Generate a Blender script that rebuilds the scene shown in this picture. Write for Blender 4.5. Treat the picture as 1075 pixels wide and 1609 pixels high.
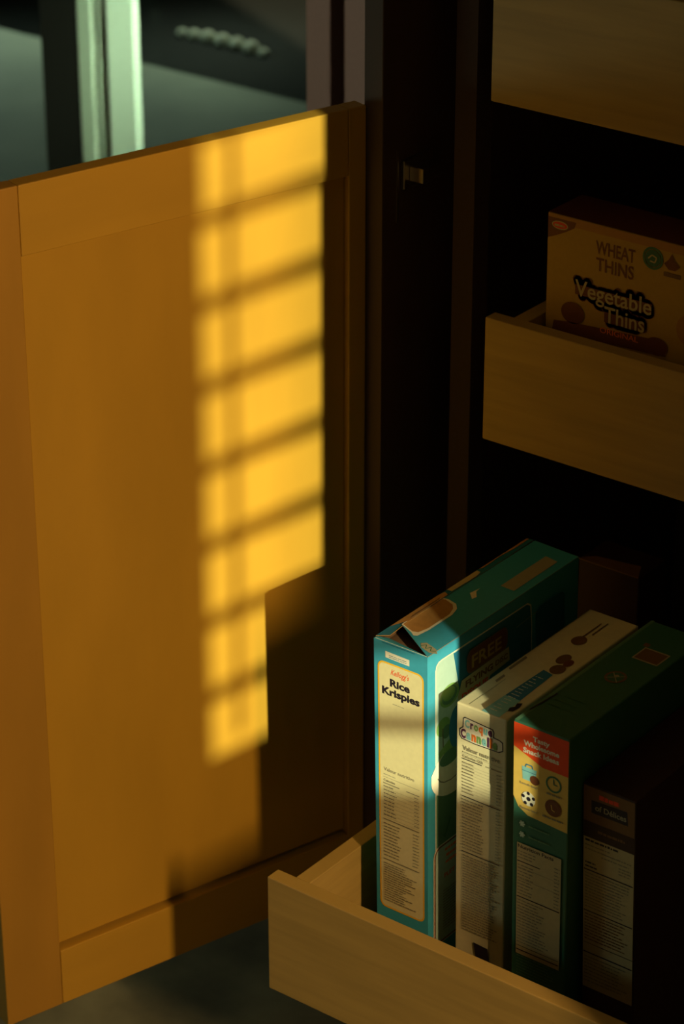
import bpy, bmesh, math, random
from mathutils import Vector, Matrix
random.seed(7)
for o in list(bpy.data.objects): bpy.data.objects.remove(o)
scene = bpy.context.scene
COL = scene.collection
H = 1.79                                   # height of the camera above the floor

# ------------------------------------------------------------------ camera
cam_d = bpy.data.cameras.new('camera'); cam = bpy.data.objects.new('camera', cam_d); COL.objects.link(cam)
cam_d.sensor_fit = 'VERTICAL'; cam_d.sensor_height = 36.0; cam_d.sensor_width = 24.0
cam_d.lens = 4320.0/1609*36.0
yaw, pitch = math.radians(37.61), math.radians(26.59)
fw = Vector((-math.sin(yaw)*math.cos(pitch), math.cos(yaw)*math.cos(pitch), -math.sin(pitch)))
rt = fw.cross(Vector((0,0,1))).normalized(); up = rt.cross(fw)
cam.matrix_world = Matrix(((rt.x,up.x,-fw.x,0),(rt.y,up.y,-fw.y,0),(rt.z,up.z,-fw.z,H),(0,0,0,1)))
cam_d.clip_start = .05
cam_d.dof.use_dof = True; cam_d.dof.focus_distance = 2.5; cam_d.dof.aperture_fstop = 7.5
scene.camera = cam

# ------------------------------------------------------------------ light
scene.view_settings.view_transform = 'Standard'; scene.view_settings.look = 'None'
scene.view_settings.gamma = 1; scene.view_settings.exposure = 0
scene.view_settings.use_curve_mapping = False
w = bpy.data.worlds.new('world'); scene.world = w; w.use_nodes = True
w.node_tree.nodes['Background'].inputs[0].default_value = (.62,.85,.75,1)
w.node_tree.nodes['Background'].inputs[1].default_value = .01

SUN = Vector((-1,.51,-.335)).normalized()
def sun(strength, color, angle):
    l = bpy.data.lights.new('sun','SUN'); l.energy = strength; l.color = color; l.angle = math.radians(angle)
    o = bpy.data.objects.new('sun', l); COL.objects.link(o)
    o.rotation_euler = SUN.to_track_quat('-Z','Y').to_euler(); o.location = (2.5,0,3)
def area(name, loc, target, sx, sy, power, color, spread=180):
    l = bpy.data.lights.new(name,'AREA'); l.shape = 'RECTANGLE'; l.size = sx; l.size_y = sy
    l.energy = power; l.color = color; l.spread = math.radians(spread)
    o = bpy.data.objects.new(name, l); COL.objects.link(o); o.location = loc
    o.rotation_euler = (Vector(target)-Vector(loc)).to_track_quat('-Z','Y').to_euler()
    return o
sun(6.8, (1,.84,.52), .66)
area('window_daylight', (.52,.935,H-.30), (-1.55,1.8,H-1.3), .09,.50, 28, (1,.60,.24))       # glow of the shuttered window
area('room_fill', (-3.8,.10,.52), (-1.2,1.7,.35), .9,.40, 4.6, (.60,1,.72))             # added cool fill for the lowest tray and box fronts, no window here
area('casing_fill', (-2.9,.2,1.8), (-2.01,2.6,.75), .4,.4, .5, (1,.95,.72), 30)                # added lamp that brightens the casing boards
area('post_fill', (-2.20,3.02,1.20), (-3.10,3.39,.42), .25,.25, 1.3, (.70,1,.72), 26)          # added narrow lamp that brightens the patio-door post
area('patio_fill', (-4.30,4.42,.25), (-4.30,4.10,0), 1.6,.06, 2.0, (.70,1,.82))  # added low strip lamp, brightens the slab along its far edge
area('patio_fill', (-4.95,4.46,.30), (-4.4,4.18,0), .4,.12, 4.0, (.70,1,.82))  # second added lamp, brightens the left end of the slab
area('stone_fill', (-4.5,5.5,.55), (-4.25,5.04,-.2), .3,.3, .35, (.85,1,.75), 45)  # added small lamp to pick out the row of stones
area('warm_fill', (-3.9,-.4,.50), (-1.2,1.7,.4), .8,.35, 1.6, (1,.60,.52))  # added dim warm fill to lift the darkest areas

# ------------------------------------------------------------------ materials
def mat(name, col, rough=.6, metal=0, spec=.5, var=.0, scale=(30,30,30), noise=6.0, bump=0, coat=0, col2=None):
    m = bpy.data.materials.new(name); m.use_nodes = True
    nt = m.node_tree; b = nt.nodes['Principled BSDF']
    b.inputs['Roughness'].default_value = rough; b.inputs['Metallic'].default_value = metal
    b.inputs['Specular IOR Level'].default_value = spec; b.inputs['Coat Weight'].default_value = coat
    b.inputs['Base Color'].default_value = (*col,1)
    tc = nt.nodes.new('ShaderNodeTexCoord'); mp = nt.nodes.new('ShaderNodeMapping'); mp.inputs['Scale'].default_value = scale
    nt.links.new(tc.outputs['Object'], mp.inputs[0])
    n = nt.nodes.new('ShaderNodeTexNoise'); n.inputs['Scale'].default_value = noise; n.inputs['Detail'].default_value = 6
    nt.links.new(mp.outputs[0], n.inputs[0])
    r = nt.nodes.new('ShaderNodeValToRGB')
    c2 = col2 or tuple(c*(1-var) for c in col)
    r.color_ramp.elements[0].position = .35; r.color_ramp.elements[1].position = .65
    r.color_ramp.elements[0].color = (*c2,1); r.color_ramp.elements[1].color = (*[min(1,c*(1+var*.4)) for c in col],1)
    nt.links.new(n.outputs[0], r.inputs[0]); nt.links.new(r.outputs[0], b.inputs['Base Color'])
    if bump:
        bn = nt.nodes.new('ShaderNodeBump'); bn.inputs['Strength'].default_value = bump; bn.inputs['Distance'].default_value = .001
        nt.links.new(n.outputs[0], bn.inputs['Height']); nt.links.new(bn.outputs[0], b.inputs['Normal'])
    return m
def ink(name, col, rough=.42): return mat(name, col, rough, var=.04, spec=.45)
WOODC = (.50,.29,.030)
M = dict(
    maple_v = mat('maple_upright', WOODC, .42, var=.10, scale=(7,7,2.2), noise=1.5),
    maple_h = mat('maple_level', (.52,.305,.034), .42, var=.10, scale=(2,2,8), noise=1.5),
    maple_s = mat('maple_stile', (.43,.235,.032), .45, var=.12, scale=(9,9,2), noise=1.5),
    tray = mat('maple_tray', (.47,.33,.10), .5, var=.12, scale=(2,2,30), noise=3),
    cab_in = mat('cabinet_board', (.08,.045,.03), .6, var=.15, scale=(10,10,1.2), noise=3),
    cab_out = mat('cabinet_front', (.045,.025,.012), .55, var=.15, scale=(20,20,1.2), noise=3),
    shadow_gap = mat('groove', (.04,.02,.012), .8, var=.1),
    steel = mat('brushed_steel', (.55,.5,.42), .32, 1, var=.05),
    floor = mat('stone_floor', (.24,.25,.17), .55, var=.6, scale=(1,1,1), noise=7, bump=.3),
    wall = mat('painted_wall', (.30,.27,.22), .8, var=.05, noise=2),
    casing = mat('painted_casing', (.19,.115,.09), .55, var=.05),
    lit_frame = mat('lit_frame', (.60,.66,.50), .5, var=.03),  # frame tone made paler to stand for the light on this piece
    shaded_frame = mat('shaded_frame', (.33,.36,.26), .5, var=.05),  # same frame, greyer tone stands for the shade on it
    dark_frame = mat('bronze_frame', (.010,.008,.006), .9, spec=.1, var=.1),
    ceiling = mat('ceiling_paint', (.5,.48,.42), .9, var=.03),
    slab = mat('patio_slab', (.27,.24,.17), .8, var=.18, scale=(1,1,1), noise=4),
    soil = mat('dark_soil', (.010,.009,.007), .95, var=.4, noise=3),
    stone = mat('pale_stone', (.8,.78,.62), .7, var=.15, noise=2),
    louvre = mat('louvre_white', (.62,.58,.46), .5, var=.03),
    teal = ink('teal_board', (.05,.36,.55), .33),
    teal_d = ink('teal_dark', (.02,.17,.30), .36),
    cream = ink('cream_print', (.74,.70,.42)),
    yellow = ink('yellow_print', (.85,.50,.03)),
    paleteal = ink('pale_teal_print', (.42,.60,.55)),
    black = ink('black_print', (.015,.012,.025)),
    grey = ink('grey_print', (.24,.22,.16)),
    lgrey = ink('light_grey_print', (.36,.35,.25)),
    red = ink('red_print', (.78,.07,.015)),
    orange = ink('orange_print', (.85,.20,.03)),
    brown = ink('brown_print', (.16,.05,.02)),
    green = ink('green_print', (.22,.42,.13)),
    dgreen = ink('deep_green_print', (.05,.17,.10)),
    sage = ink('sage_print', (.10,.24,.15)),
    blue = ink('blue_print', (.03,.20,.38)),
    sky = ink('sky_print', (.25,.58,.62)),
    purple = ink('purple_print', (.09,.02,.08)),
    white = ink('white_print', (.80,.78,.66)),
    croque = ink('ivory_board', (.72,.68,.45)),
    kraft = mat('kraft_board', (.42,.22,.06), .8, var=.12, noise=5),
    kraft_d = mat('kraft_shaded', (.13,.07,.03), .9, var=.2, noise=5),  # darker copy of the kraft, shade of the open top put into the colour
    forest = ink('forest_board', (.035,.15,.10), .4),
    butter = ink('butter_print', (.72,.50,.12)),
    maroon = ink('maroon_board', (.035,.015,.012), .4),
    umber = ink('umber_print', (.17,.09,.035)),
    tan = ink('tan_print', (.48,.42,.24)),
    gold = ink('gold_board', (.46,.30,.05)),
    goldbrown = ink('gold_brown', (.40,.20,.05)),
)
def glass():
    m = bpy.data.materials.new('window_glass'); m.use_nodes = True; nt = m.node_tree; nt.nodes.clear()
    o = nt.nodes.new('ShaderNodeOutputMaterial'); mx = nt.nodes.new('ShaderNodeMixShader')
    t = nt.nodes.new('ShaderNodeBsdfTransparent'); t.inputs[0].default_value = (.92,.97,.94,1)
    g = nt.nodes.new('ShaderNodeBsdfGlossy'); g.inputs['Roughness'].default_value = .02
    f = nt.nodes.new('ShaderNodeFresnel'); f.inputs[0].default_value = 1.15
    nt.links.new(f.outputs[0], mx.inputs[0]); nt.links.new(t.outputs[0], mx.inputs[1]); nt.links.new(g.outputs[0], mx.inputs[2])
    nt.links.new(mx.outputs[0], o.inputs[0]); return m
M['glass'] = glass()

# ------------------------------------------------------------------ helpers
def box(bm, a, b, mi=0):
    v = [bm.verts.new((x,y,z)) for z in (a[2],b[2]) for y in (a[1],b[1]) for x in (a[0],b[0])]
    fs = []
    for f in ((0,2,3,1),(4,5,7,6),(0,1,5,4),(2,6,7,3),(0,4,6,2),(1,3,7,5)):
        q = bm.faces.new([v[i] for i in f]); q.material_index = mi; fs.append(q)
    return v
def prism(bm, pts, z0, z1, mi=0, axis='z'):
    def P(p, h): return {'z':(p[0],p[1],h),'y':(p[0],h,p[1]),'x':(h,p[0],p[1])}[axis]
    lo = [bm.verts.new(P(p,z0)) for p in pts]; hi = [bm.verts.new(P(p,z1)) for p in pts]
    n = len(pts); fs = [bm.faces.new(lo[::-1]), bm.faces.new(hi)]
    for i in range(n): fs.append(bm.faces.new((lo[i],lo[(i+1)%n],hi[(i+1)%n],hi[i])))
    for f in fs: f.material_index = mi
def obj(name, bm, mats, parent=None, bev=0, smooth=False):
    bmesh.ops.recalc_face_normals(bm, faces=bm.faces)
    me = bpy.data.meshes.new(name); bm.to_mesh(me); bm.free()
    for m in (mats if isinstance(mats,(list,tuple)) else [mats]): me.materials.append(m)
    if smooth:
        for p in me.polygons: p.use_smooth = True
    o = bpy.data.objects.new(name, me); COL.objects.link(o)
    if parent: o.parent = parent
    if bev:
        md = o.modifiers.new('bevel','BEVEL'); md.width = bev; md.segments = 2; md.limit_method = 'ANGLE'
    return o
def bobj(name, a, b, m, parent=None, bev=0):
    bm = bmesh.new(); box(bm, a, b); return obj(name, bm, m, parent, bev)
def thing(name, label, cat, loc=(0,0,0), rz=0, group=None):
    o = bpy.data.objects.new(name, None); COL.objects.link(o); o.empty_display_size = .05
    o.location = loc; o.rotation_euler = (0,0,rz); o['label'] = label; o['category'] = cat
    if group: o['group'] = group
    return o
def tag(o, label, cat, group=None):
    o['label'] = label; o['category'] = cat
    if group: o['group'] = group
    return o
def struct(o): o['kind'] = 'structure'; return o

# ------------------------------------------------------------------ room
CX0, CX1, CY = -1.488, -.69, 1.9694         # cabinet left, right, front plane
WX = .60                                    # window wall
wy0, wy1, wz0, wz1 = .639, 1.16, H-.745, H+.30
struct(bobj('floor', (-4.6,-1.6,-.05), (.75,3.46,0), M['floor']))
struct(bobj('ceiling', (-4.6,-1.6,2.6), (.75,3.46,2.66), M['ceiling']))
bm = bmesh.new()
box(bm, (WX,-1.6,0), (WX+.12,wy0,2.6)); box(bm, (WX,wy1,0), (WX+.12,2.7,2.6))
box(bm, (WX,wy0,0), (WX+.12,wy1,wz0)); box(bm, (WX,wy0,wz1), (WX+.12,wy1,2.6))
struct(obj('wall_right', bm, M['wall']))
struct(bobj('wall_front', (-4.6,-1.68,0), (.72,-1.6,2.6), M['wall']))
struct(bobj('wall_left', (-4.68,-1.6,0), (-4.6,3.46,2.6), M['wall']))
bm = bmesh.new(); box(bm, (-1.94,2.62,0), (WX,2.72,2.6)); box(bm,(-1.94,2.72,0),(-1.84,3.40,2.6))
struct(obj('wall_back', bm, M['wall']))
bm = bmesh.new(); box(bm, (-4.6,3.40,0), (-4.45,3.46,2.6)); box(bm,(-2.45,3.40,0),(-1.84,3.46,2.6)); box(bm,(-4.45,3.40,2.15),(-2.45,3.46,2.6))
struct(obj('wall_far', bm, M['wall']))
# casing at the end of the back wall: two painted boards with a gap between
t1 = struct(bobj('trim_1', (-2.060,2.600,0), (-2.021,2.66,2.3), M['casing'], bev=.002))
t2 = struct(bobj('trim_2', (-2.000,2.600,0), (-1.930,2.66,2.3), M['casing'], bev=.002))
struct(bobj('trim_3', (-2.021,2.63,0), (-2.000,2.72,2.3), M['dark_frame']))
# shuttered window in the right wall
win = struct(bobj('window_1', (WX+.095,wy0-.03,wz0-.03), (WX+.10,wy1+.03,wz1+.03), M['glass']))
bm = bmesh.new()
for a,b in (((WX-.01,wy0-.05,wz0-.05),(WX+.03,wy0,wz1+.05)),((WX-.01,wy1,wz0-.05),(WX+.03,wy1+.05,wz1+.05)),
            ((WX-.01,wy0,wz0-.05),(WX+.03,wy1,wz0)),((WX-.01,wy0,wz1),(WX+.03,wy1,wz1+.05))): box(bm,a,b)
obj('shutter_frame', bm, M['louvre'], win)
k = 0; pitch_l = .0836
zc = H - .930 + .335*2.1                    # lines up with the dark bars on the cupboard door
zc -= pitch_l*20+.010
th = math.radians(18.5+11)
while zc < wz1+.05:
    if zc > wz0-.02:
        bm = bmesh.new(); n = 12; ring = []
        for i in range(n):
            t = 2*math.pi*i/n; px, pz = .040*math.cos(t), .0055*math.sin(t)
            ring.append((WX+.045+px*math.cos(th)-pz*math.sin(th), zc+px*math.sin(th)+pz*math.cos(th)))
        prism(bm, ring, wy0, wy1, axis='y'); obj('louvre', bm, M['louvre'], win, smooth=False)
    zc += pitch_l
bobj('tilt_rod', (WX-.003,.732,wz0+.02), (WX+.003,.739,wz1-.02), M['louvre'], win)
# glass patio door in the far wall
d2 = struct(bobj('window_2', (-4.45,3.425,.05), (-2.45,3.43,2.15), M['glass']))
bobj('window_frame', (-3.126,3.392,0), (-3.062,3.41,2.15), M['lit_frame'], d2, .004)
bm = bmesh.new(); box(bm, (-3.1995,3.398,0), (-3.166,3.42,2.15)); box(bm, (-3.158,3.402,0), (-3.147,3.42,2.15))
obj('window_frame', bm, M['shaded_frame'], d2, .003)
bobj('window_frame', (-3.145,3.41,0), (-3.127,3.42,2.15), M['casing'], d2)
bobj('window_frame', (-3.288,3.40,0), (-3.2000,3.42,2.15), M['dark_frame'], d2)
bm = bmesh.new(); box(bm, (-4.45,3.40,0), (-3.30,3.44,.05)); box(bm, (-3.05,3.40,0), (-2.45,3.44,.05)); box(bm, (-4.45,3.40,2.10), (-2.45,3.44,2.15))
obj('window_frame', bm, M['dark_frame'], d2)
# outside
struct(bobj('patio_slab', (-7,3.47,-.10), (-1.5,4.30,-.002), M['slab'], bev=.01))
struct(bobj('ground', (-9,4.31,-.40), (-.5,9,-.22), M['soil']))
bm = bmesh.new(); box(bm,(-9,8.5,-.3),(0,8.7,3.2)); struct(obj('garden_wall', bm, M['soil']))
base = None
for i,(x,y,s) in enumerate(((-4.389,5.043,.013),(-4.350,5.043,.016),(-4.305,5.043,.0195),(-4.258,5.043,.0195),(-4.212,5.043,.0195),(-4.165,5.040,.0195),(-4.122,5.036,.013))):
    if base is None:
        bm = bmesh.new(); bmesh.ops.create_icosphere(bm, subdivisions=3, radius=1)
        for v in bm.verts: v.co *= 1+.06*math.sin(v.co.x*4+1)*math.cos(v.co.y*3)
        o = obj('garden_stone', bm, M['stone'], smooth=True); base = o
    else:
        o = base.copy(); COL.objects.link(o)
    o.location = (x,y,-.22+s*.70); o.scale = (s,s,s*.8)
    tag(o, 'pale round stone in a row on the dark ground beyond the patio', 'stone', 'row of pale stones outside')

# ------------------------------------------------------------------ pantry cabinet
cab = thing('pantry_cabinet', 'tall dark wooden pantry cabinet standing open around the pull-out trays', 'cabinet', (CX0,CY,0))
def cb(name, a, b, m, bev=0, parent=None):   # cabinet-local coordinates
    return bobj(name, a, b, m, parent or cab, bev)
CW = CX1-CX0
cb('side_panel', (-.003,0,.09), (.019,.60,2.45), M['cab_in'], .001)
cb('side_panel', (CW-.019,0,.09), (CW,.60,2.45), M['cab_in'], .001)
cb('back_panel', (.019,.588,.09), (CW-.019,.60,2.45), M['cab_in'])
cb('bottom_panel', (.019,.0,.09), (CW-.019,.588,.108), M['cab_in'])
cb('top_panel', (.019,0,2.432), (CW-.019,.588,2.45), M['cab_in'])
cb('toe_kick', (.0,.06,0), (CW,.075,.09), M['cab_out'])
for sx0,sx1 in ((.066,.090),(CW-.090,CW-.066)):
    cb('runner_post', (sx0,.050,.108), (sx1,.075,1.45), M['shadow_gap'])
for zz in (.215,.672,1.012):
    for sx0,sx1 in ((.0905,.1285),(CW-.1285,CW-.0905)):
        cb('runner', (sx0,.10,zz), (sx1,.54,zz+.030), M['shadow_gap'])
# door hinge on the inside of the left panel
bm = bmesh.new()
box(bm, (.0195,.028,H-.897), (.024,.075,H-.868)); box(bm,(.024,.036,H-.890),(.040,.066,H-.875))
obj('hinge', bm, M['steel'], cab, .001)
bm = bmesh.new(); box(bm,(.019,.022,H-.930),(.0205,.0235,H-.856)); obj('hinge_strip', bm, M['steel'], cab)

# tall door on the right side of the cabinet (open, outside the picture; it shades the cabinet)
rd = thing('cabinet_door', 'tall right-hand cabinet door standing open at the edge of the pantry', 'door', (CX1+.002,CY-.004,0))
def door_parts(root, L, z0, z1, flip=1, stile=.063, hs=.020):
    # local x = out of the inner face (0 = face), local y = from hinge (0) to the free edge (-L)
    T = .0185; rc = .008
    bm = bmesh.new(); box(bm, (-T,-L,z0), (0,-L+stile,z1)); obj('stile', bm, M['maple_s'], root, .0012)
    bm = bmesh.new(); box(bm, (-T,-hs,z0), (0,0,z1)); obj('stile', bm, M['maple_v'], root, .0012)
    bm = bmesh.new(); box(bm, (-T,-L+stile+.0003,z1-.066), (0,-hs-.0005,z1)); obj('rail', bm, M['maple_h'], root, .0012)
    bm = bmesh.new(); box(bm, (-T,-L+stile+.0003,z0), (0,-hs-.0005,z0+.064)); obj('rail', bm, M['maple_h'], root, .0012)
    bm = bmesh.new(); box(bm, (-T+.002,-L+stile+.0003,z0+.0685), (-rc,-hs-.0005,z1-.0665)); obj('panel', bm, M['maple_v'], root)
    bm = bmesh.new(); box(bm, (-T+.002,-L+stile+.0003,z0+.0643), (-T+.004,-hs-.0005,z0+.0683)); obj('panel_groove', bm, M['shadow_gap'], root)
rd.rotation_euler = (0,0,math.radians(4))
door_parts(rd, .467, H-1.676, H+.50)
for zz in (H-1.5,H-.2):
    bobj('hinge', (-.03,.0,zz), (-.002,.0035,zz+.05), M['steel'], rd)
# the lit left door
ld = thing('cabinet_door', 'golden maple cupboard door with a recessed panel, striped by sun through louvres', 'door', (-1.4872,CY-.0015,0), -math.radians(16.3))
door_parts(ld, .4375, H-1.676, H-.8095)

# ------------------------------------------------------------------ pull-out trays
def tray(x0, x1, yf, z0, h, label, depth=.535):
    t = thing('pull_out_tray', label, 'drawer', (x0,yf,z0), 0, 'pull-out pantry trays')
    W = x1-x0; ft = .0165; ins = .0215; st = .0165
    bobj('tray_front', (0,0,0), (W,ft,h), M['tray'], t, .0012)
    for s in (0,1):
        xa = ins if s==0 else W-ins-st
        bobj('tray_side', (xa,ft,.006), (xa+st,depth,h-.0005), M['tray'], t, .0008)
    bobj('tray_back', (ins+st,depth-st,.006), (W-ins-st,depth,h-.001), M['tray'], t, .0008)
    bobj('tray_bottom', (ins+st,ft,.006), (W-ins-st,depth-st,.014), M['tray'], t)
    for s in (0,1):
        xa = ins-.012 if s==0 else W-ins
        bobj('slide', (xa,.02,.012), (xa+.0118,depth-.02,.050), M['shadow_gap'], t)
    return t
TX0, TX1 = -1.369, -.809
tray(TX0,TX1,1.662,H-1.587,.1275,'lowest maple tray pulled out far, holding the upright cereal boxes')
tray(TX0,TX1,2.000,H-1.1315,.1275,'middle maple tray pushed in behind the cereal boxes, below the yellow cracker box')
tray(TX0,TX1,2.000,H-.7905,.1275,'topmost tray pushed in above the yellow cracker box, almost black in shadow')

# ------------------------------------------------------------------ printing on boxes
glyph = {}
def text_mesh(s, bold):
    key = (s,bold)
    if key not in glyph:
        c = bpy.data.curves.new('txt','FONT'); c.body = s; c.size = 1; c.offset = bold; c.resolution_u = 3
        o = bpy.data.objects.new('txt', c); COL.objects.link(o)
        dg = bpy.context.evaluated_depsgraph_get(); me = o.evaluated_get(dg).to_mesh()
        vs = [tuple(v.co[:2]) for v in me.vertices]; fs = [tuple(p.vertices) for p in me.polygons]
        o.evaluated_get(dg).to_mesh_clear(); bpy.data.objects.remove(o); bpy.data.curves.remove(c)
        glyph[key] = (vs,fs)
    return glyph[key]
class Print:
    """flat printing; millimetres, u to the right, v up, n = layer above the board"""
    def __init__(s, fn): s.bm = bmesh.new(); s.fn = fn; s.mats = []; s.layer = 0
    def mi(s, m):
        if m not in s.mats: s.mats.append(m)
        return s.mats.index(m)
    def poly(s, pts, m, n=None):
        if n is None: s.layer += 1; n = s.layer
        vs = [s.bm.verts.new(s.fn(u,v,.12+.035*n)) for u,v in pts]
        try: f = s.bm.faces.new(vs); f.material_index = s.mi(m)
        except ValueError: pass
    def rect(s, u0, v0, u1, v1, m, n=None): s.poly([(u0,v0),(u1,v0),(u1,v1),(u0,v1)], m, n)
    def rrect(s, u0, v0, u1, v1, r, m, n=None, ccs=(1,1,1,1)):
        p = []
        for k,(cu,cv,a0) in enumerate(((u1-r,v1-r,0),(u0+r,v1-r,90),(u0+r,v0+r,180),(u1-r,v0+r,270))):
            for j in range(7):
                a = math.radians(a0+15*j)
                p.append((cu+r*math.cos(a), cv+r*math.sin(a)))
        s.poly(p, m, n)
    def disc(s, u, v, ru, rv, m, n=None, a0=0, a1=360, seg=28):
        p = [(u+ru*math.cos(math.radians(a0+(a1-a0)*i/seg)), v+rv*math.sin(math.radians(a0+(a1-a0)*i/seg))) for i in range(seg+(0 if a1-a0==360 else 1))]
        s.poly(p, m, n)
    def ring(s, u, v, r, t, m, n=None, seg=28):
        if n is None: s.layer += 1; n = s.layer
        for i in range(seg):
            a,b = 2*math.pi*i/seg, 2*math.pi*(i+1)/seg
            s.poly([(u+q*math.cos(c), v+q*math.sin(c)) for q,c in ((r,a),(r,b),(r-t,b),(r-t,a))], m, n)
    def line(s, pts, t, m, n=None):
        if n is None: s.layer += 1; n = s.layer
        for (a,b),(c,d) in zip(pts, pts[1:]):
            l = math.hypot(c-a,d-b) or 1; nx,ny = -(d-b)/l*t/2, (c-a)/l*t/2
            s.poly([(a+nx,b+ny),(c+nx,d+ny),(c-nx,d-ny),(a-nx,b-ny)], m, n)
    def text(s, txt, u, v, w, h, m, bold=0, n=None, shear=0, slope=0, vert=False):
        """fit the text into the box with lower left (u,v), width w, cap height h"""
        vs,fs = text_mesh(txt, bold)
        if not vs: return
        if n is None: s.layer += 1; n = s.layer
        x0 = min(p[0] for p in vs); x1 = max(p[0] for p in vs)
        kx = w/(x1-x0); ky = h/.70
        out = []
        for x,y in vs:
            a = (x-x0)*kx + shear*y*ky; b = y*ky + slope*(x-x0)*kx
            if vert: a,b = -b,a
            out.append(s.bm.verts.new(s.fn(u+a, v+b, .12+.035*n)))
        k = s.mi(m)
        for f in fs:
            try: q = s.bm.faces.new([out[i] for i in f]); q.material_index = k
            except ValueError: pass
    def lines(s, u0, u1, v0, v1, n, m, t=.9, ragged=.25, seed=1):
        """rows of fine print too small to read"""
        r = random.Random(seed); s.layer += 1; L = s.layer
        for i in range(n):
            v = v0+(v1-v0)*i/max(1,n-1); u = u0; end = u1-(u1-u0)*ragged*r.random()
            while u < end:
                q = min(r.uniform(1.6,5.5), end-u); hh = t*r.uniform(.75,1)
                s.poly([(u,v),(u+q,v),(u+q,v+hh),(u,v+hh)], m, L); u += q+r.uniform(.5,.9)
    def finish(s, name, parent):
        me = bpy.data.meshes.new(name); s.bm.to_mesh(me); s.bm.free()
        for m in s.mats: me.materials.append(m)
        o = bpy.data.objects.new(name, me); COL.objects.link(o); o.parent = parent; return o

class Carton:
    """an upright cereal carton: w along x, d along y, h up; lean = sideways shear per metre"""
    def __init__(s, name, label, x, y, ztop, zbot, w, d, lean, board, open_top=False, group='cereal boxes in the lowest tray', cat='box'):
        s.h = ztop-zbot; s.w = w; s.d = d; s.lean = lean; s.x0 = lean*s.h
        s.t = thing(name, label, cat, (x+lean*s.h, y, zbot), 0, group)
        bm = bmesh.new(); h = s.h
        N = 6; zs = [h*i/N for i in range(N+1)]
        if open_top:
            t_ = .0008
            R4 = lambda i,z: [bm.verts.new(q) for q in ((i,i,z),(w-i,i,z),(w-i,d-i,z),(i,d-i,z))]
            lo, hi, ih, il = R4(0,0), R4(0,h), R4(t_,h), R4(t_,h-.010)
            bm.faces.new(lo[::-1])
            for a_,b_ in ((lo,hi),(hi,ih)):
                for i in range(4): bm.faces.new((a_[i],a_[(i+1)%4],b_[(i+1)%4],b_[i]))
            for i in range(4): bm.faces.new((ih[i],ih[(i+1)%4],il[(i+1)%4],il[i])).material_index = 1
            bm.faces.new(il).material_index = 1
        else: box(bm, (0,0,0), (w,d,h))
        for v in bm.verts: v.co.x -= lean*v.co.z
        s.body = obj('carton', bm, [board, M['kraft_d']], s.t, 0 if open_top else .0014)
    def P(s, x, y, z): return (x-s.lean*z, y, z)
    def front(s): return Print(lambda u,v,n: s.P(u/1000, -n/1000, s.h+v/1000))
    def side(s):  return Print(lambda u,v,n: s.P(s.w+n/1000, u/1000, s.h+v/1000))
    def top(s):   return Print(lambda u,v,n: s.P(u/1000, v/1000, s.h+n/1000))

ZB = H-1.587+.0142                         # top of the lowest tray's bottom board
# --- 1: teal rice cereal
c = Carton('cereal_box', 'tall teal cereal box with torn top flaps and a cream, yellow-edged side panel', -1.3078, 1.745, H-1.2190, ZB, .0600, .247, .020, M['teal'], open_top=True)
p = c.front()
p.poly([(9,-.6),(46,-.6),(46,-1.5),(9,-1.5)], M['teal_d'])
p.poly([(13,-9),(40,-9.5),(40,-16),(13,-15.5)], M['white']); p.lines(17,37,-12.7,-14.5,2,M['teal_d'],t=.7,ragged=.1)
p.rrect(4.2,-287,56.2,-20,7,M['yellow']); p.rrect(5.9,-285.2,54.5,-21.7,5.5,M['cream'])
p.text("Kellogg's",19,-31.4,20,5.6,M['red'],.012,shear=.25)
p.text('Rice',18,-43.6,22.5,7.4,M['black'],.045); p.text('Krispies',9,-53.6,42.5,7.4,M['black'],.045)
p.lines(21,34,-62,-62,1,M['lgrey'],t=.8,ragged=0)
p.text('Valeur nutritive',10,-135.5,35,3.6,M['grey'],.012)
p.lines(10,24,-140,-140,1,M['lgrey'],t=.9); p.line([(9.5,-142.5),(51,-142.5)],.35,M['grey'])
p.text('Calories',10,-147,13,2.4,M['grey'],.02); p.line([(9.5,-149.2),(28,-149.2)],.9,M['grey']); p.line([(36,-149.2),(51,-149.2)],.8,M['grey'])
p.lines(10,25,-153,-184,9,M['grey'],t=1.3,seed=2); p.lines(45,51,-153,-184,9,M['lgrey'],t=1.1,seed=5,ragged=.1)
for k in range(9): p.line([(9.5,-154.3-3.9*k),(51,-154.3-3.9*k)],.18,M['lgrey'])
p.line([(9.5,-188),(51,-188)],.9,M['grey'])
p.lines(10,30,-193,-228,11,M['grey'],t=1.1,seed=3); p.lines(44,51,-193,-228,11,M['lgrey'],t=1.0,seed=4,ragged=.1)
p.line([(9.5,-232),(51,-232)],.9,M['grey'])
p.lines(10,48,-237,-278,17,M['grey'],t=1.1,ragged=.45,seed=6)
p.finish('printed_side', c.t)
p = c.side()
p.poly([(12,-300),(12,-20),(13.5,-15),(17,-12.2),(22,-11.5),(160,-13),(166,-17),(168,-40),(168,-300)], M['white'])
p.poly([(13.2,-299),(13.2,-20.5),(14.5,-16),(17.8,-13.4),(22,-12.7),(159,-14.2),(164.5,-18),(166.8,-40),(166.8,-299)], M['paleteal'])
p.poly([(52,-299),(50,-60),(46,-40),(40,-13.6),(159,-14.2),(164.5,-18),(166.8,-40),(166.8,-299)],M['teal_d'])  # darker teal past the lit strip, shade painted into the side print
p.rect(13.2,-299,166.8,-152,M['sage'])
p.disc(34,-54,15,11.5,M['green']); p.disc(34,-54,12,9,M['sage']); p.disc(33,-52,9.5,7,M['green'])
p.disc(24,-83,10.5,9.5,M['green']); p.disc(29,-90,7,7,M['sage'])
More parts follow.
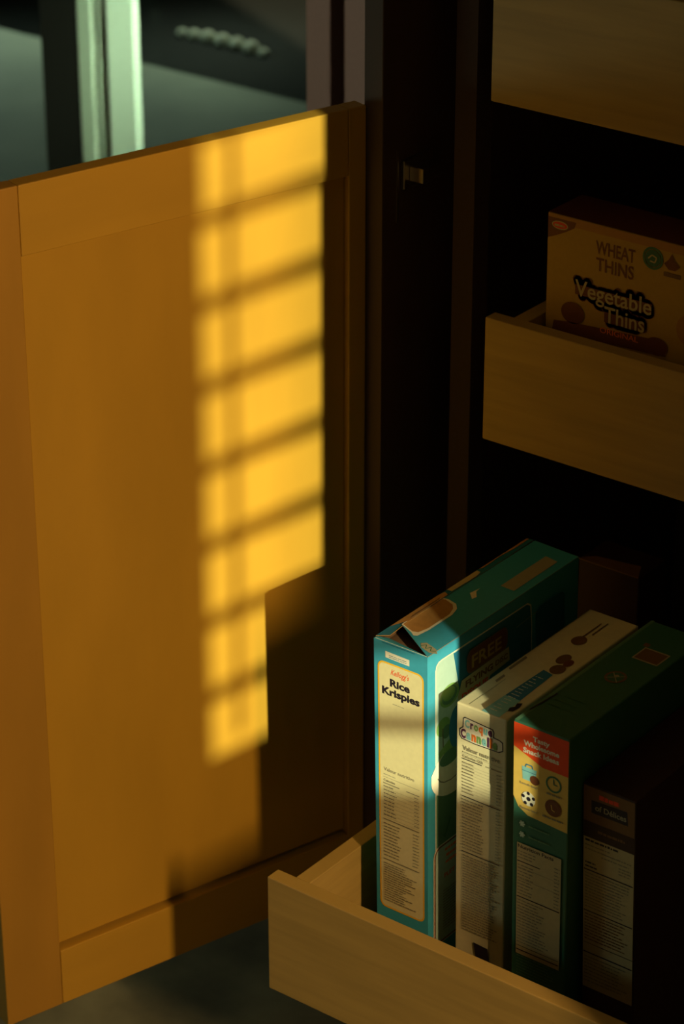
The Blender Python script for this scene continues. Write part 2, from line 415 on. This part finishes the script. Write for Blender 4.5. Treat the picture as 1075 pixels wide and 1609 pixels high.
p.line([(23,-84),(24,-108)],1,M['umber']); p.poly([(16,-108),(34,-100),(44,-118),(22,-124)],M['green'])
p.disc(45,-92,12,22,M['blue'])
p.disc(42,-134,37,26,M['white'],a0=180,a1=360); p.poly([(5,-134),(5.2,-127),(14,-117),(24,-112),(32,-122),(79,-122),(79,-134)],M['white'])
p.disc(34,-119,16,8,M['sage'])
p.line([(15,-134),(19,-139),(25,-142.5),(36,-144.5),(48,-143)],1.2,M['grey'])
p.poly([(20,-196),(27,-204),(36,-186),(34,-183),(26,-199)],M['dgreen'])
p.rrect(8,-318,120,-208,11,M['white']); p.rrect(9.2,-317,119,-209.2,10,M['brown']); p.rrect(11.2,-315,117,-211.2,8,M['paleteal'])
for k,(a,b) in enumerate(((26,60),(28,58),(27,62))): p.lines(a,b,-218-7*k,-218-7*k,1,M['orange'],t=3.2,ragged=.1,seed=k)
p.text('PLET',25,-247,17,4.5,M['red'],.02)
p.lines(23,90,-262,-305,15,M['grey'],t=1.4,ragged=.3,seed=9)
# the round-cornered pill and words higher up
p.rrect(60,-46,126,-21,8,M['umber']); p.rrect(61.5,-44.5,124.5,-22.5,7,M['brown']); p.text('FREE',68,-41,48,13,M['gold'],.02)
p.poly([(52,-47),(128,-45),(130,-60),(98,-62),(90,-74),(60,-80),(50,-74),(46,-62)],M['tan'])
p.text('FLYING',58,-57,44,6.5,M['brown'],.04); p.text('DISC',106,-56,20,5.5,M['brown'],.03)
p.text('DISQUE',52,-68,42,6.5,M['red'],.04)
p.line([(140,-30),(200,-26)],.6,M['lgrey']); p.rrect(174,-70,222,-24,8,M['teal_d'])
p.finish('printed_front', c.t)
# flaps
def flap(name, pts, th, m, parent, fn, m2=None):
    bm = bmesh.new(); lo = [bm.verts.new(fn(*q)) for q in pts]; hi = [bm.verts.new(fn(q[0],q[1],q[2]+th)) for q in pts]; n = len(pts)
    bm.faces.new(lo[::-1]); bm.faces.new(hi)
    for i in range(n): bm.faces.new((lo[i],lo[(i+1)%n],hi[(i+1)%n],hi[i]))
    if m2:
        bm.normal_update()
        for f in bm.faces:
            if abs(f.normal.z) < .5: f.material_index = 1
    return obj(name, bm, [m]+([m2] if m2 else []), parent)
T = lambda x,y,z: c.P(x/1000, y/1000, c.h+z/1000)
fr = flap('top_flap', [(60,.5,-.2),(60,246,-.2),(10,246,1.6),(8.5,96,1.6),(7.8,32,1.8),(24,22,1.3)], .6, M['teal'], c.t, T, M['kraft'])
fl = flap('top_flap', [(0,3,.5),(11,10,1.4),(10.2,30,2.1),(9.2,60,2.4),(8.6,108,2.1),(9,160,2.1),(8.5,246,2.0),(0,246,.5)], .6, M['teal_d'], c.t, T, M['kraft'])
ff = flap('top_flap', [(1,.8,.0),(59,.8,.0),(54,3.5,-2.2),(9,9.5,-1.6),(2,4,0)], .5, M['teal'], c.t, T, M['white'])
p = Print(lambda u,v,n: T(u, v, .75+.05*n+ (60-u)/50*1.8))
p.poly([(7.6,32),(23,26),(28,22.5),(31,24.5),(33,40),(33,76),(30,88),(24,95),(13,97.5),(8.6,96)],M['white'])
p.poly([(8.4,33),(23,28),(28,30),(30.5,42),(30.5,75),(27,86),(22,92),(12,95),(9,94)],M['kraft'])
p.poly([(41,16),(45,20),(58,16),(64,10),(57,7),(46,10)],M['lgrey']); p.line([(44,12),(47,17),(50,11),(53,16),(56,10),(60,13)],.9,M['dgreen'])
p.poly([(36,150),(51,150),(51,224),(36,226)],M['lgrey']); p.poly([(22,120),(30,112),(31,118),(25,126),(24,134)],M['white'])
p.finish('flap_print', fr)
p = Print(lambda u,v,n: T(u, v, 1.35+.06*n + u*.19))
p.poly([(.3,24),(9,40),(8,104),(2,108),(.1,100)],M['kraft']); p.poly([(5,52),(7,46),(7,92),(5,96)],M['kraft_d'])
p.poly([(.2,113),(7,112),(8.2,150),(6,160),(.2,162)],M['tan']); p.poly([(.2,165),(2.4,170),(1.2,200),(3.6,220),(3,246),(.2,246)],M['kraft'])
p.finish('flap_print', fl)

# --- 2: ivory cinnamon cereal
c = Carton('cereal_box', 'ivory cereal box with a title in multicoloured letters, between the teal and green boxes', -1.2150, 1.745, H-1.2528, ZB, .0545, .219, .016, M['croque'])
p = c.front()
# outlined title
p.poly([(7.5,-14),(9.5,-12.2),(40,-14.2),(41.5,-17),(41,-22),(47,-22.5),(51,-24),(51.5,-33),(47,-36),(20,-37),(6,-36),(3.5,-33),(3.5,-26),(7,-23)],M['black'])
p.poly([(8.3,-14.3),(10,-13.2),(39,-15.2),(40.5,-17.4),(40,-23),(47,-23.5),(50,-25),(50.5,-32.5),(46.5,-35),(20,-36),(6.5,-35),(4.5,-32.6),(4.5,-26.6),(8,-23.5)],M['white'])
u = 9.5
for ch,wd,mm in (('C',5.2,'sky'),('r',3.4,'purple'),('o',4.4,'green'),('q',4.4,'orange'),('u',4.4,'sky'),('e',4.4,'purple')):
    p.text(ch,u,-22.2,wd,7.6 if ch=='C' else 8.2,M[mm],.045); u += wd+.75
u = 5.3
for ch,wd,mm in (('C',5.4,'purple'),('a',4.8,'sky'),('n',4.8,'orange'),('n',4.8,'green'),('e',4.8,'sky'),('l',2.0,'purple'),('l',2.0,'orange'),('e',4.8,'green')):
    p.text(ch,u,-33.8,wd,8.6 if ch in 'C' else 9.4,M[mm],.05); u += wd+.9
p.text('Valeur nutritive',8,-46.4,40,4.6,M['grey'],.012); p.lines(8,36,-49.3,-49.3,1,M['lgrey'],t=1.3,ragged=.2)
p.line([(7.5,-50.4),(50,-50.4)],.3,M['lgrey'])
p.text('Calories 120',8,-54,22,2.5,M['grey'],.025); p.line([(7.5,-55.6),(29,-55.6)],.9,M['black']); p.line([(34,-55.2),(50,-55.2)],.8,M['grey'])
p.lines(8,22,-60,-91,10,M['grey'],t=1.3,seed=12); p.lines(45,50,-60,-91,10,M['lgrey'],t=1.2,seed=13,ragged=.1)
for k in range(10): p.line([(7.5,-61-3.1*k),(50,-61-3.1*k)],.16,M['lgrey'])
p.line([(7.5,-94.6),(50,-94.6)],.9,M['black'])
p.lines(8,32,-98.5,-150,17,M['grey'],t=1.2,seed=14); p.lines(45,50,-98.5,-150,17,M['lgrey'],t=1.1,seed=15,ragged=.1)
p.line([(7.5,-153.5),(50,-153.5)],.9,M['black'])
p.lines(9,48,-158,-239,29,M['grey'],t=1.35,ragged=.22,seed=16)
p.poly([(22,-249),(38,-250),(40,-268),(25,-268)],M['black'])
p.finish('printed_side', c.t)
p = c.top()
p.poly([(27,.6),(46,.6),(42,92),(30,95)],M['blue']); p.poly([(27,.6),(46,.6),(45,36),(28,36)],M['sky'])
p.lines(31,40,8,80,14,M['white'],t=1.1,ragged=.5,seed=21)
p.line([(12,3),(12,60)],.6,M['lgrey']); p.poly([(6,52),(9,50),(9,64),(6,66)],M['grey']); p.poly([(3,78),(6,76),(6,104),(3,106)],M['grey'])
p.poly([(46,14),(50,16),(51,26),(49,33),(45,30),(47,24),(44,20)],M['black'])
p.disc(40,103,7,9,M['umber']); p.disc(34,122,6,10,M['umber']); p.disc(42,118,4,7,M['brown'])
p.disc(26,160,7,9,M['umber']); p.line([(25,168),(25,200)],1.6,M['umber']); p.line([(30,176),(30,204)],1.2,M['umber'])
p.line([(1.5,14),(1.5,215)],.6,M['grey']); p.finish('top_print_or_shade', c.t)

# --- 3: green crackers / snack
c = Carton('cereal_box', 'green cereal box with a red and yellow upper panel bearing clock and ball icons', -1.1399, 1.725, H-1.2343, ZB, .0585, .226, .0215, M['forest'])
p = c.front()
p.poly([(.6,-1.6),(57.9,-1.6),(57.9,-94.5),(16,-92),(6,-86),(.6,-76)],M['butter'])
p.poly([(.6,-1.6),(57.9,-1.6),(57.9,-37.5),(31,-37.5),(.6,-25.6)],M['red'])
p.text('Tasty',20.5,-14.4,17.5,4.8,M['white'],.03); p.text('Wholesome',11,-21.2,37,4.9,M['white'],.035); p.text('Snack Ideas',10.5,-28.4,37.5,4.9,M['white'],.035)
# lunch bag, clock, ball, round emblem
p.poly([(9.5,-43),(25,-43),(24,-56),(10.5,-56)],M['sky']); p.line([(13,-43),(14,-40),(20,-40),(21,-43)],1.2,M['blue']); p.line([(9.5,-47),(25,-47)],.6,M['blue']); p.disc(23,-53.5,5,4.6,M['brown'])
p.ring(43,-50,8.2,1.7,M['dgreen']); p.line([(43,-50),(43,-44.5)],1.1,M['dgreen']); p.line([(43,-50),(47,-50)],1.1,M['dgreen'])
p.disc(17,-74.5,7.2,7.2,M['white']); p.disc(17,-74.5,2.2,2.2,M['black'])
for a in range(0,360,72): p.disc(17+5.7*math.cos(math.radians(a+20)),-74.5+5.7*math.sin(math.radians(a+20)),1.7,1.7,M['black'])
p.disc(43,-74,8.4,8.4,M['brown']); p.ring(43,-74,5.4,.6,M['umber']); p.line([(41,-71),(42,-76),(45,-77)],.8,M['butter'])
p.text('Lunch bag',8.5,-61,18,2.2,M['grey'],.02); p.lines(36,52,-61.5,-61.5,1,M['grey'],t=1.8,ragged=.1)
p.text('Sports bag',8.5,-86,18,2.2,M['grey'],.02); p.lines(32,54,-86,-86,1,M['grey'],t=1.8,ragged=.05)
for vv in (-102,-113):
    for a in (0,60,120): p.line([(11+3*math.cos(math.radians(a)),vv+3*math.sin(math.radians(a))),(11-3*math.cos(math.radians(a)),vv-3*math.sin(math.radians(a)))],1.6,M['paleteal'])
    p.lines(18,40,vv-1,vv-1,1,M['sage'],t=1.6,ragged=.1)
p.rect(6,-241,53,-122.5,M['tan']); p.text('Nutrition Facts',7,-127.5,38,3.6,M['black'],.02)
p.lines(7,26,-131.5,-138,3,M['grey'],t=1.3,seed=31); p.line([(6.5,-141.5),(31,-141.5)],.9,M['black']); p.line([(6.5,-148),(52,-148)],.3,M['grey'])
p.lines(7,24,-146,-176,10,M['grey'],t=1.2,seed=32); p.lines(46,52,-135,-176,12,M['grey'],t=1.1,seed=33,ragged=.1)
p.line([(6.5,-160),(52,-160)],.3,M['grey']); p.line([(6.5,-179),(52,-179)],1.0,M['black'])
p.lines(7,42,-183,-228,15,M['grey'],t=1.1,seed=34,ragged=.4); p.line([(6.5,-231.5),(52,-231.5)],.5,M['black']); p.line([(6.5,-236),(52,-236)],1.0,M['black'])
p.lines(7,50,-243,-262,7,M['sage'],t=1.2,seed=35); p.finish('printed_side', c.t)
p = c.top()
p.poly([(.5,.6),(4.5,.6),(4,226),(.5,226)],M['sage'])
p.rect(23,155,50,179,M['lgrey']); p.rect(24.5,157,48.5,177,M['umber']); p.rect(19,180,25,186,M['umber'])
p.disc(31,116,10,11,M['umber']); p.disc(31,116,7.5,8.5,M['forest']); p.disc(31,118,2,2.4,M['lgrey']); p.line([(24,110),(38,122)],.9,M['lgrey']); p.line([(25,122),(37,108)],.9,M['lgrey']); p.line([(2,22),(6,60)],1.8,M['black'])
p.lines(8,40,40,60,3,M['dgreen'],t=2,seed=36); p.finish('top_print_or_shade', c.t)

# --- 4: dark low box
c = Carton('cereal_box', 'dark brown box, rightmost and lowest in the tray, with a tan nutrition panel', -1.0787, 1.745, H-1.2850, ZB, .0545, .20, .040, M['maroon'])
p = c.front()
p.rect(1,-49,53.5,-1.5,M['umber']); p.poly([(9,-14.5),(46,-13),(47,-27),(9,-27.5)],M['black'])
p.lines(17,38,-11.5,-11.5,1,M['red'],t=5,ragged=.05); p.text('of Délices',13,-23.5,32,5.5,M['lgrey'],.02)
p.rect(.8,-53.5,53.7,-37,M['maroon']); p.lines(16,44,-46,-46,1,M['umber'],t=2.8,ragged=.05)
p.rect(1.2,-212,53.5,-53.5,M['tan']); p.lines(3,38,-57.5,-57.5,1,M['black'],t=2.4,ragged=.1); p.lines(3,30,-62,-66,2,M['grey'],t=1.4); p.lines(20,52,-66,-70,2,M['grey'],t=1.4)
p.lines(38,52,-74,-80,3,M['grey'],t=1.4,seed=41); p.lines(3,16,-80,-84,2,M['black'],t=1.6,seed=42); p.line([(2,-87),(53,-87)],1.2,M['black'])
p.lines(3,50,-91,-126,12,M['grey'],t=1.2,seed=43); p.line([(2,-130),(53,-130)],1,M['black']); p.lines(3,50,-134,-160,9,M['umber'],t=1.2,seed=44)
p.line([(2,-164),(53,-164)],.5,M['black']); p.line([(2,-174),(53,-174)],1.2,M['black']); p.lines(3,50,-179,-205,8,M['grey'],t=1.2,seed=45); p.finish('printed_side', c.t)

# small kraft box far back in the lowest tray
t = thing('snack_box', 'small orange-brown box at the back of the lowest tray, behind the cereal boxes', 'box', (-1.290,2.06,ZB), 0)
bm = bmesh.new(); box(bm, (0,0,0), (.07,.05,H-1.262-ZB)); obj('carton', bm, M['maroon'], t, .0012)
bm = bmesh.new(); hz = H-1.262-ZB; prism(bm, [(.0,-.002),(.07,-.002),(.06,.02),(.012,.012)], hz+.0002, hz+.0014); obj('top_flap', bm, M['umber'], t)

# --- yellow cracker box on the middle tray
zt, zb = H-.8979, H-1.1315+.0142
c = Carton('cracker_box', 'yellow cracker box with dark-outlined lettering standing in the middle tray', -1.3250, 2.035, H-.8979, zb, .182, .058, .012, M['gold'], group=None)
p = c.front()
p.rect(.8,-9,181,-.8,M['goldbrown'])
p.poly([(.8,-4),(32,-4),(30,-10),(20,-16),(8,-22),(.8,-25)],M['brown']); p.disc(14,-10.5,9,4.2,M['tan']); p.disc(14,-10.5,8,3.2,M['red'])
p.lines(8,19,-11.8,-11.8,1,M['tan'],t=2.2,ragged=.05)
p.text('WHEAT',54,-28.5,43,12.8,M['brown'],.015,slope=.0); p.text('THINS',55,-45,41,12.8,M['brown'],.015)
p.ring(116,-19,11,2.2,M['dgreen']); p.disc(116,-19,8.2,8.2,M['forest']); p.line([(111,-20),(115,-16),(120,-18),(118,-23),(113,-22)],1.4,M['tan'])
p.poly([(128,-21),(133,-16),(136,-10),(139,-16),(145,-21),(140,-26),(133,-26)],M['brown']); p.rect(128,-33,146,-29,M['umber'])
# title outline then letters
for a in range(0,360,30):
    du,dv = 3.2*math.cos(math.radians(a)),3.2*math.sin(math.radians(a))
    p.text('Vegetable',33+du,-75+dv,84,16,M['brown'],.06,n=12); p.text('Thins',66+du,-94+dv,44,16,M['brown'],.06,n=13)
p.rect(33,-74,117,-64,M['brown'],14); p.rect(66,-94,110,-84,M['brown'],14)
p.text('Vegetable',33,-75,84,16,M['tan'],.012,n=20); p.text('Thins',66,-94,44,16,M['tan'],.012,n=21)
p.disc(31,-94,13,11,M['brown'],n=16); p.poly([(24,-104),(132,-97),(134,-112),(8,-118),(10,-106)],M['brown'],n=16); p.disc(124,-104,12,9,M['brown'],n=17)
p.text('ORIGINAL',62,-105.5,42,5.5,M['orange'],.01,n=22)
p.disc(160,-80,16,16,M['goldbrown'],n=16); p.finish('printed_front', c.t)
p = c.top(); p.rect(.5,.5,181.5,57.5,M['brown']); p.finish('top_print_or_shade', c.t)  # even dark layer painted over the top to stand for its shade
